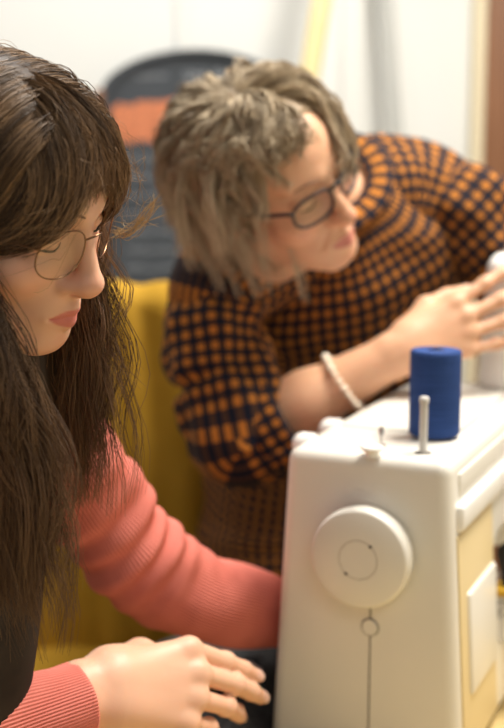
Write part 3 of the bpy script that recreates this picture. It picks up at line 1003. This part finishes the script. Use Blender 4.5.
# lash lines along the lowered lids
def lashes(R, t, parent):
    for s in (-1, 1):
        th = np.linspace(-1, 1, 12)
        P = np.array([(s * (.0310 + .0140 * a), .0790 + .0035 * (1 - a * a) - .004 * max(a, 0), -.0085 + .0026 * a * a) for a in th])
        part_obj('eyelash', tube(P @ R.T + t, [.0003, .0007, .0009, .0006], 24, 8), M['lash'], parent)
        B2 = np.array([(s * (.013 + .033 * a), .0925 - .0125 * a * a - .003 * a + .0008, .0200 + .006 * math.sin(a * 2.6)) for a in np.linspace(0, 1, 8)])
        part_obj('eyebrow', tube(B2 @ R.T + t, [.0008, .0014, .0013, .0005], 20, 8), M['brow'], parent)
lashes(YR, YT, young)

# --- her hair
SC, SR = np.array([0, -.012, .031]), np.array([.073, .096, .069])
def on_scalp(unit, off):
    return SC + unit * (SR + off)
nr = np.random.default_rng(7)
def smooth(x): x = np.clip(x, 0, 1); return x * x * (3 - 2 * x)

def curtain(n, side, R, t, a_lo, a_hi, zend, drift, offs, wav, phi_end=100, kk=24, ks=10):
    """guides from the parting over the side of the head, then hanging by their weight"""
    out = []
    for _ in range(n):
        a0 = math.radians(nr.uniform(a_lo, a_hi)); f = (math.degrees(a0) + 80) / 130.0
        a1 = math.radians(-62 + f * 98)
        off = nr.uniform(*offs)
        ph = np.radians(np.linspace(1, phi_end - 10 * nr.random(), ks))
        w = smooth(ph / ph[-1])
        al = a0 + (a1 - a0) * (ph / ph[-1]) ** 1.7
        u = np.stack([side * np.sin(ph) * np.cos(al), np.sin(al), np.cos(ph) * np.cos(al)], -1)
        lift = .0035 + (off - .0035) * smooth(np.linspace(.05, 1.35, ks))
        P = (SC + u * (SR + lift[:, None])) @ R.T + t
        d = norm(P[-1] - P[-2]); p = P[-1]
        zt_ = nr.uniform(*zend); m = kk - ks
        step = max(.004, (p[2] - zt_) / m) * 1.03
        fwd = R @ np.array([0, 1.0, 0]); fwd[2] = 0; lat = R @ np.array([side, 0, 0]); lat[2] = 0
        dr = nr.uniform(*drift) * f
        Q = []
        for i in range(m):
            b = smooth((i + 1) / 5)
            g = np.array([0, 0, -1.0]) + fwd * dr * (1 - i / m) + lat * (-.10 + .12 * nr.random())
            dd = norm(d * (1 - b) + norm(g) * b); p = p + dd * step; Q.append(p)
        P = np.concatenate([P, Q])
        s = np.linspace(0, 1, kk)
        amp = wav * smooth((s - .35) / .6) * nr.uniform(.5, 1.3)
        phs = nr.uniform(0, 6.28); fr = nr.uniform(2.0, 3.3)
        P = P + (np.sin(s * fr * 6.28 + phs) * amp)[:, None] * norm(fwd) + (np.cos(s * fr * 6.28 + phs * 1.7) * amp * .7)[:, None] * norm(lat)
        out.append(P)
    return np.array(out)

def bangs(n, R, t, kk=24, lr=(-66, 66), lf=.16, br=(4, 58), ex=1.15):
    out = []
    for _ in range(n):
        l1 = nr.uniform(*lr); b0 = nr.uniform(*br)
        l0 = nr.uniform(-9, 9) + l1 * lf
        ze = .045 - .072 * smooth((abs(l1 - 3) - 6) / 55) + nr.normal(0, .004)
        cb = (ze - SC[2]) / (SR[2] * math.cos(math.radians(l1))); b1 = math.degrees(math.acos(max(-.98, min(.98, cb))))
        b1 = min(b1, 142)
        s = np.linspace(0, 1, kk)
        be = np.radians(b0 + (b1 - b0) * s); la = np.radians(l0 + (l1 - l0) * s ** ex)
        off = nr.uniform(.004, .011)
        u = np.stack([np.sin(la), np.cos(la) * np.sin(be), np.cos(la) * np.cos(be)], -1)
        lift = off * smooth(s * 2.2 + .1) + .005 * np.sin(s * 3.1) + .008 * s
        P = SC + u * (SR + lift[:, None])
        out.append(P @ R.T + t)
    return np.array(out)

def brood(G, n, spread, frizz, tipw=.7):
    """children around each guide"""
    g, k, _ = G.shape
    s = np.linspace(0, 1, k)[None, None, :, None]
    o = nr.normal(0, spread, (g, n, 1, 3)) * (.55 + tipw * s)
    w = nr.normal(0, frizz, (g, n, 6, 3))
    x = np.linspace(0, 5, k); i = np.minimum(x.astype(int), 4); f = (x - i)[None, None, :, None]; f = f * f * (3 - 2 * f)
    j = w[:, :, i] * (1 - f) + w[:, :, i + 1] * f
    P = G[:, None] + o + j * (.2 + s)
    cutn = nr.uniform(.86, 1.0, (g, n, 1, 1))
    return P.reshape(-1, k, 3)

def hair_tint(npaths, nchild, k, seg, a, b, tip, var=.40):
    g = npaths // nchild
    m = np.clip(np.repeat(nr.random(g), nchild) * .75 + nr.normal(0, var, npaths) * .6, 0, 1)[:, None, None]
    s = np.linspace(0, 1, k)[None, :, None]
    c = np.array(a) * (1 - m) + np.array(b) * m
    c = c * (1 - .5 * smooth((s - .55) / .45)) + np.array(tip) * .5 * smooth((s - .55) / .45)
    return np.repeat(c, seg, axis=1).reshape(-1, 3)

HA, HB, HT = (.050, .028, .0145), (.31, .185, .090), (.17, .082, .036)
sets = []
g1 = curtain(560, +1, YR, YT, -80, 46, (.93, 1.08), (.25, .85), (.006, .017), .009)
g2 = curtain(440, -1, YR, YT, -80, 44, (.99, 1.12), (.05, .42), (.006, .017), .009)
g3 = curtain(110, +1, YR, YT, -80, 46, (.91, 1.06), (.25, 1.05), (.012, .026), .012)
g5 = curtain(70, -1, YR, YT, -20, 44, (1.00, 1.14), (.1, .55), (.010, .024), .013)
g4 = np.concatenate([bangs(430, YR, YT), bangs(150, YR, YT, lr=(34, 84), lf=.5, br=(12, 44), ex=1.0), bangs(110, YR, YT, lr=(-84, -34), lf=.5, br=(12, 44), ex=1.0)])
allP, allT = [], []
for G, n, sp, fz in ((g1, 11, .0026, .0012), (g2, 10, .0026, .0012), (g3, 13, .0034, .002), (g5, 15, .0034, .0025), (g4, 12, .0018, .0007)):
    P = brood(G, n, sp, fz); allP.append(P); allT.append(hair_tint(len(P), n, P.shape[1], 3, HA, HB, HT))
# flyaway hairs
fl = brood(np.concatenate([g1[:40], g2[:60], g4[:50]]), 2, .007, .0105, 1.0)
allP.append(fl); allT.append(hair_tint(len(fl), 2, fl.shape[1], 3, HB, (.30, .17, .08), (.35, .2, .09)))
pv, pf, n0 = [], [], 0
for P, r in zip(allP, (.00034, .00034, .00032, .00032, .00030, .00016)):
    v, f = strands(P, nr.uniform(.75, 1.25, len(P)) * r); pv.append(v); pf.append(f + n0); n0 += len(v)
# a golden wisp blown forward past her face
w0, w1 = at(112, 232, 1.10), at(157, 198, 1.085)
wg = np.array([catmull(np.array([w0 + nr.normal(0, .0028, 3), w0 * .6 + w1 * .4 + (0, 0, -.012) + nr.normal(0, .0025, 3), w0 * .25 + w1 * .75 + (0, 0, -.004) + nr.normal(0, .003, 3), w1 + nr.normal(0, .0038, 3)]), 20) for _ in range(22)])
wg = np.concatenate([wg, [catmull(np.array([w0 + nr.normal(0, .01, 3), (w0 + at(150, 222, 1.09)) / 2 + nr.normal(0, .004, 3), at(170, 214, 1.09) + nr.normal(0, .008, 3)]), 20) for _ in range(4)]])
v, f = strands(wg, .00028); pv.append(v); pf.append(f + n0); n0 += len(v)
allT.append(np.tile((.55, .38, .19), (len(v), 1)))
# the dense mass underneath
HBd = Body(); HBd.frame(YR, YT)
HBd.ell(SC, SR + .0075, .004)
HBd.ell((0, .112, -.040), (.070, .075, .088), .012, True)
HBd.world()
def lw(p): return YR @ np.array(p, float) + YT
def hang(p, z, dx=0, dy=0): p = lw(p); return np.array([p[0] + dx, p[1] + dy, z])
HBd.cap(lw((.066, -.030, .010)), hang((.070, -.035, 0), 1.02, .0, .0), .026, .030, .02)
HBd.cap(lw((.050, -.070, .010)), hang((.050, -.075, 0), .98, .0, .0), .034, .040, .02)
HBd.cap(lw((0, -.085, .010)), hang((0, -.09, 0), 1.02), .036, .045, .02)
HBd.cap(lw((-.066, -.020, .010)), hang((-.070, -.020, 0), 1.10, .0, .0), .024, .026, .02)
HBd.cap(lw((-.050, -.065, .010)), hang((-.05, -.07, 0), 1.08), .032, .036, .02)
hv, hf = HBd.mesh(.0035)
ht = np.tile(np.array(HA) * .9, (len(hv), 1))
V = np.concatenate([hv] + pv); F = np.concatenate([hf] + [f + len(hv) for f in pf]); T_ = np.concatenate([ht] + allT)
link('hair', np_mesh('hair', V, F, None, T_), M['hair'], young, True, 0)

# --- her coral ribbed sweater and dark pinafore
def sleeve_disp(el, ribs, amp=.0007):
    def d(S, TH, s):
        rib = amp * np.cos(ribs * TH)
        x = S
        e = x - el
        g = np.exp(-(e / .075) ** 2)
        f1 = g * .0042 * np.sin(e * 185 + 2.2 * np.cos(TH - 2.4)) * (.6 + .4 * np.cos(TH - 2.9))
        f2 = .0024 * np.sin(x * 82 + 2.6 * np.sin(TH + .6)) * np.exp(-((e + .06) / .16) ** 2)
        f3 = .0022 * np.sin(x * 47 + 1.7 * np.cos(TH * 2))
        return rib + f1 + f2 + f3
    return d
LS = [(-.262, 1.12, 1.095), at(48, 437, 1.20), at(88, 492, 1.225), at(135, 555, 1.262), at(185, 590, 1.29), at(240, 606, 1.325), at(292, 616, 1.362)]
larm = loft(LS, [.052, .054, .0525, .0525, .0490, .0440, .0370], [.052, .054, .0525, .0525, .0490, .0440, .0370], (0, 1, 0), 240, 432, sleeve_disp(.27, 86))
cuff_a = r_wr - .016 * norm(r_wr - r_el)
RS = [(-.345, .95, 1.085), shr + (-.01, -.01, -.01), (shr + r_el) / 2 + (0, -.005, 0), r_el + (-.012, -.005, .0), r_el * .5 + cuff_a * .5, cuff_a]
rarm = loft(RS, [.052, .055, .052, .047, .0425, .0335], [.052, .055, .052, .047, .0425, .0335], (0, 1, 0), 220, 384, sleeve_disp(.27, 76))
tors = loft([hips + (0, 0, -.02), hips + (.01, 0, .10), (-.365, 1.04, .80), (-.335, 1.038, 1.0), (-.318, 1.037, 1.085), (-.300, 1.03, 1.125)],
            [.150, .145, .125, .128, .095, .062], [.185, .175, .150, .170, .135, .066], (1, 0, 0), 90, 128)
part_obj('sweater', [larm, rarm, tors], M['pink'], young, None, 0)
pin = loft([hips + (0, 0, -.03), hips + (.01, 0, .10), (-.365, 1.04, .80), (-.333, 1.038, .98), (-.325, 1.037, 1.03)],
           [.160, .154, .158, .158, .130], [.195, .184, .158, .176, .15], (1, 0, 0), 90, 128, lambda S, TH, s: .004 * np.sin(TH * 9 + S * 8))
part_obj('pinafore', pin, M['dark'], young, None, 0)
legs = []
for s in (-1, 1):
    kn = np.array([.02, 1.04 + s * .11, .56]); an = np.array([.0, 1.04 + s * .11, .10])
    legs.append(loft([hips + (0, s * .08, .0), (hips + (0, s * .08, 0)) * .5 + kn * .5, kn, kn * .5 + an * .5, an], [.085, .08, .068, .06, .05], [.085, .08, .068, .06, .05], (0, 1, 0), 60, 48))
part_obj('trousers', legs, M['denim'], young, None, 0)
for s in (-1, 1):
    an = np.array([.0, 1.04 + s * .11, .04])
    part_obj('shoe', loft([an + (-.05, 0, .0), an + (-.03, 0, .01), an + (.05, 0, .005), an + (.15, 0, -.008), an + (.19, 0, -.015)], [.02, .04, .043, .038, .015], [.02, .042, .04, .028, .012], (0, 1, 0), 40, 32), M['shoe'], young, None, 0)

# her glasses
def yl_lens():
    th = np.linspace(0, 2 * math.pi, 56, endpoint=False)
    return [(.0325 + .0222 * math.copysign(abs(math.cos(a)) ** .92, math.cos(a)), -.0070 + .0205 * math.copysign(abs(math.sin(a)) ** .9, math.sin(a)) - .0015 * math.cos(a)) for a in th]
glasses('eyeglasses', YR, YT, yl_lens(), .00068, M['gold'], 0, 'thin gold round wire glasses worn by the young woman in coral', lambda x, z: .0975 - 3.2 * x * x * 1.6, .003, None)

# chair under her, below the picture
ch = empty('wooden_chair', (-.42, 1.04, 0))
tag(ch, 'plain wooden chair the young woman in coral sits on', 'chair')
bevel_box('seat', (-.62, .83, .395), (-.20, 1.25, .425), M['wood'], ch, .008)
for x_ in (-.59, -.23):
    for y_ in (.86, 1.22):
        part_obj('leg', tube([(x_, y_, .396), (x_, y_, .001)], .018, 4, 12, (1, 0, 0)), M['wood'], ch)

# ------------------------------------------------------------------ the grey-haired woman leaning over the far end
OR = rot_head(-131.0, -8.4, 35.2)
OT = np.array([.022, 1.50, 1.2797])
SR = np.array([.073, .096, .077])
OB = Body(); OB.frame(OR, OT)
head_prims(OB, 1)
OB.cap((0, -.028, -.050), (0, -.052, -.105), .053, .055, .03)
oneck = OR @ np.array([0, -.052, -.105]) + OT
OB.world()
o_shr = np.array(at(222, 290, 1.60)); o_shl = np.array([.268, 1.74, 1.228])
o_el = np.array(at(246, 436, 1.545)); o_wr = np.array(at(402, 351, 1.53))
ohip = np.array([.10, 1.93, .80])
nb = np.array([.105, 1.665, 1.235])
OB.cap(oneck, nb, .055, .06, .03)
OB.ell((.14, 1.78, 1.10), (.11, .075, .13), .05)
OB.ell((.12, 1.87, .94), (.14, .11, .16), .06)
OB.ell(ohip, (.15, .12, .11), .06)
OB.cap(nb, o_shr, .045, .04, .03); OB.cap(nb, o_shl, .045, .04, .03)
OB.cap(o_shr, o_el, .036, .036, .03); OB.cap(o_el, o_el * .6 + o_wr * .4, .040, .038, .02); OB.cap(o_el * .6 + o_wr * .4, o_wr, .038, .026, .02)
o_ell = np.array([.53, 1.69, 1.02]); o_wrl = np.array([.505, 1.56, 1.065])
OB.cap(o_shl, o_ell, .046, .040, .03); OB.cap(o_ell, o_wrl, .038, .026, .02)
for s in (-1, 1):
    kn = ohip + np.array([s * .09, -.03, -.32]); an = np.array([ohip[0] + s * .10, ohip[1] + .02, .09])
    OB.cap(ohip + (s * .08, 0, -.02), kn, .085, .060, .03); OB.cap(kn, an, .056, .038, .02)
    OB.cap(an, an + (-.02, -.13, -.055), .036, .026, .02)
OH = frame_yx((.88, .08, .40), (.40, -.28, -.85))
OB.frame(OH, o_wr)
o_tips = hand_prims(OB, 1, [(4, 6, 4), (5, 7, 5), (7, 9, 6), (10, 12, 8)], (-9, -2, 5, 12), ((-.45, .86, -.30), (-.10, 1, -.35), (.10, 1, -.30)), 1.0)
OL = frame_yx((-.75, .25, .35), (-.35, -.3, -.85))
OB.frame(OL, o_wrl)
ol_tips = hand_prims(OB, -1, [(20, 24, 14)] * 4, (-4, 0, 3, 7), ((-.45, .86, -.30), (-.10, 1, -.35), (.10, 1, -.30)), .98)
OB.world()
V, F = OB.mesh(.0023)
SKIN_O = (.64, .365, .225)
ct = head_tint(V, OR, OT, SKIN_O, (.66, .27, .175), (.50, .18, .14))
older = link('person', np_mesh('person', V, F, None, ct), M['skin'], None, True, 0)
tag(older, 'older woman with short grey-blond hair in orange and navy check shirt leaning over', 'person')
for tips, R_, t_ in ((o_tips, OH, o_wr), (ol_tips, OL, o_wrl)):
    for q in tips: part_obj('fingernail', nail_mesh([q], R_, t_), M['nail'], older)
lashes(OR, OT, older)

# hair: short tousled waves
def tousled(n, R, t, kk=20):
    out = []
    while len(out) < n:
        ps = nr.uniform(-math.pi, math.pi)                 # 0 = forward
        ph0 = math.radians(nr.uniform(2, 88))
        front = math.cos(ps)
        lim = math.radians(57 + 69 * smooth((.70 - front) / .60))
        if ph0 > lim - .15: continue
        ph1 = min(ph0 + math.radians(nr.uniform(45, 80)), lim + math.radians(nr.uniform(-6, 6)))
        ks = 12
        ph = np.linspace(ph0, ph1, ks); az = ps + np.linspace(0, nr.normal(.30, .30), ks)
        if front > .5: az = ps + np.linspace(0, (.85 if ps > -.35 else -.6) * nr.uniform(.4, 1.2), ks)
        u = np.stack([np.sin(ph) * np.sin(az), np.sin(ph) * np.cos(az), np.cos(ph)], -1)
        off = nr.uniform(.010, .026)
        lift = off * smooth(np.linspace(.2, 1.5, ks)) + .006 * np.sin(np.linspace(0, nr.uniform(5, 9), ks) + nr.uniform(0, 6))
        P = (SC + u * (SR + lift[:, None])) @ R.T + t
        ln = ((nr.uniform(.05, .13) if math.sin(ps) > .3 else nr.uniform(.03, .09)) if front < .22 else nr.uniform(.004, .02)); m = kk - ks
        d = norm(P[-1] - P[-2]); p = P[-1]; Q = []
        inw = R @ np.array([-math.sin(az[-1]), -math.cos(az[-1]), 0])
        for i in range(m):
            b = smooth((i + 1) / 6) * .8
            dd = norm(d * (1 - b) + (np.array([0, 0, -1.0]) + .35 * inw + .25 * (R @ np.array([0, 0, -1.0]))) * b); p = p + dd * ln / m; Q.append(p)
        P = np.concatenate([P, Q]); s = np.linspace(0, 1, kk)
        w1 = norm(nr.normal(0, 1, 3)); amp = .0055 * nr.uniform(.5, 1.5)
        P = P + (np.sin(s * nr.uniform(8, 15) + nr.uniform(0, 6)) * amp * s)[:, None] * w1
        out.append(P)
    return np.array(out)
G = tousled(760, OR, OT)
P = brood(G, 12, .0026, .0018)
GA, GB, GT = (.23, .165, .10), (.68, .56, .39), (.52, .41, .27)
tt = hair_tint(len(P), 12, P.shape[1], 3, GA, GB, GT)
v, f = strands(P, nr.uniform(.8, 1.3, len(P)) * .00055)
GBd = Body(); GBd.frame(OR, OT)
GBd.ell(SC, SR + .008, .004)
GBd.ell((0, .104, -.012), (.078, .085, .108), .012, True)
GBd.cap((.062, -.045, .02), (.070, -.045, -.055), .024, .022, .015); GBd.cap((-.062, -.045, .02), (-.066, -.045, -.05), .024, .022, .015)
GBd.cap((0, -.085, .02), (0, -.082, -.055), .040, .036, .02)
hv, hf = GBd.mesh(.004)
ht = np.tile(np.array(GA) * 1.3, (len(hv), 1))
link('hair', np_mesh('hair', np.concatenate([hv, v]), np.concatenate([hf, f + len(hv)]), None, np.concatenate([ht, tt])), M['hairgrey'], older, True, 0)

# check shirt: body, shoulders, rolled right sleeve, left sleeve
def wr(a1, a2, a3, ph=0):
    return lambda S, TH, s: a1 * np.sin(S * 38 + 2.3 * np.sin(TH + ph)) + a2 * np.sin(S * 85 + 3 * np.cos(TH * 2 + ph)) + a3 * np.sin(TH * 7 + S * 12 + ph)
sdir = norm(o_shl - o_shr)
body_s = loft([ohip + (0, .0, -.14), ohip + (0, 0, -.03), (.115, 1.88, .93), (.135, 1.80, 1.07), (.128, 1.735, 1.150), (.114, 1.69, 1.210), (.100, 1.645, 1.262)],
              [.188, .184, .178, .185, .180, .135, .066], [.150, .146, .135, .128, .115, .092, .064], sdir, 110, 128, wr(.004, .002, .003))
yoke = loft([o_shr + (-.012, -.005, -.03), o_shr + (.0, .0, .01), (.045, 1.665, 1.190), (.125, 1.715, 1.232), (.205, 1.745, 1.247), (.262, 1.745, 1.232), (.305, 1.735, 1.200)],
            [.052, .066, .078, .088, .084, .074, .055], [.050, .066, .078, .082, .080, .074, .055], (0, 0, 1), 100, 96, wr(.002, .001, .001, 1))
cuff = np.array(at(281, 432, 1.545))
cdir = norm(o_wr - o_el)
base_wr = wr(.0075, .003, .003, 2)
def creased(S, TH, s):
    g = lambda c, w, k, ph: -k * np.exp(-((S - c - .028 * np.cos(TH - ph)) / w) ** 2) * np.clip(.35 + np.cos(TH - ph - .6), 0, 1)
    return base_wr(S, TH, s) + g(.125, .008, .016, 2.6) + g(.19, .007, .013, 4.2) + .006 * np.exp(-((S - .155) / .02) ** 2)
sl_r = loft([o_shr + (.01, .01, .02), o_shr + (-.004, -.004, -.03), o_shr * .5 + o_el * .5 + (-.016, 0, .0), o_el + (-.022, .0, .025), o_el + (-.010, 0, -.004), o_el + cdir * .028, o_el + cdir * .050],
            [.058, .066, .066, .066, .062, .058, .056], [.058, .066, .066, .066, .062, .058, .056], (1, 0, 0), 130, 96, creased)
roll = loft([o_el + cdir * .012, o_el + cdir * .022, o_el + cdir * .05, o_el + cdir * .060, o_el + cdir * .056], [.056, .064, .064, .060, .046], [.056, .064, .064, .060, .046], (1, 0, 0), 40, 96, wr(.0015, .001, .001, 3))
sl_l = loft([o_shl + (-.01, 0, .02), o_shl + (.03, -.01, -.01), o_shl * .5 + o_ell * .5 + (.0, 0, .0), o_ell, o_ell * .6 + o_wrl * .4], [.062, .072, .066, .058, .052], [.062, .072, .066, .058, .052], (0, 1, 0), 100, 96, wr(.004, .002, .002, 4))
part_obj('check_shirt', [body_s, yoke, sl_r, roll, sl_l], M['plaid'], older, None, 0)
# collar
cn = norm(np.array([.100, 1.645, 1.262]) - np.array([.112, 1.69, 1.225]))
th = np.linspace(.35, 2 * math.pi - .35, 40)
Rc = axes_to(cn); fdir = np.array([-.35, -.9, 0]); a0 = math.atan2(fdir @ Rc[:, 1], fdir @ Rc[:, 0])
ring = [np.array([.098, 1.640, 1.266]) + Rc @ np.array([.068 * math.cos(a0 + a), .068 * math.sin(a0 + a), .004]) for a in th]
part_obj('collar', loft(ring, [.007] * 40, [.020] * 40, cn, 120, 20), M['plaid'], older, None, 0)
legs = []
for s in (-1, 1):
    kn = ohip + np.array([s * .09, -.03, -.32]); an = np.array([ohip[0] + s * .10, ohip[1] + .02, .10])
    legs.append(loft([ohip + (s * .07, 0, .02), ohip + (s * .08, -.01, -.12), kn, kn * .5 + an * .5, an + (0, 0, -.03)], [.10, .095, .078, .068, .06], [.10, .095, .078, .068, .06], (1, 0, 0), 60, 48))
part_obj('trousers', legs, M['denim'], older, None, 0)
for s in (-1, 1):
    an = np.array([ohip[0] + s * .10, ohip[1] + .02, .04])
    part_obj('shoe', loft([an + (0, .05, 0), an + (0, .03, .01), an + (-.005, -.05, .005), an + (-.015, -.15, -.008), an + (-.02, -.19, -.015)], [.02, .042, .045, .040, .015], [.02, .042, .04, .028, .012], (1, 0, 0), 40, 32), M['shoe'], older, None, 0)

def sq_lens():
    th = np.linspace(0, 2 * math.pi, 56, endpoint=False)
    sg = lambda x, p: math.copysign(abs(x) ** p, x)
    return [(.0345 + .0255 * sg(math.cos(a), .7), -.004 + .0175 * sg(math.sin(a), .75)) for a in th]
glasses('eyeglasses', OR, OT, sq_lens(), .0019, M['navyframe'], 0, 'dark rectangular glasses worn by the older woman in the check shirt', lambda x, z: .0985 - 5.0 * x * x, .006, None)

# bracelet of pale beads on her forearm
bc = np.array(at(350, 395, 1.53)); tpar = (bc - o_el) @ cdir
bc = o_el + cdir * tpar
Rb = axes_to(norm(cdir + np.array([.25, 0, .30])))
brace = empty('bracelet', bc)
tag(brace, 'pale beaded bracelet on the forearm of the older woman', 'bracelet')
dl = np.linalg.norm(o_wr - o_el); q = tpar / dl
rskin = .038 + (.026 - .038) * max(0, (q - .4) / .6)
for k in range(24):
    a = 2 * math.pi * k / 24
    r = .0042 if k % 3 else .0052
    part_obj('bead', xf(lathe([(.0002, -r)] + [(r * math.cos(x), r * math.sin(x)) for x in np.linspace(-1.45, 1.45, 9)] + [(.0002, r)], 14), np.eye(3), bc + Rb @ np.array([(rskin + .0062) * math.cos(a), (rskin + .0062) * math.sin(a), 0])), M['pearl'], brace)

# white thread cone on the machine's far end, in her hands
wc = ground(507, 385, TOP + .0025)
cone = empty('thread_cone', wc)
tag(cone, 'white thread cone on the far end of the machine, held by the older woman', 'thread cone')
prof = [(.004, .002), (.037, .002), (.038, .006)] + [(.038 - .008 * i / 60 + .0003 * math.sin(i * 2.1), .006 + .145 * i / 60) for i in range(61)] + [(.0285, .158), (.0245, .166), (.018, .171), (.006, .174)]
part_obj('thread', xf(lathe(prof, 56), np.eye(3), wc), M['white'], cone)
part_obj('core', xf(lathe([(.006, .172), (.0072, .178), (.0055, .180), (.004, .178), (.004, .0005), (.036, .0005), (.036, .0022), (.006, .0025)], 32), np.eye(3), wc), M['pin'], cone)
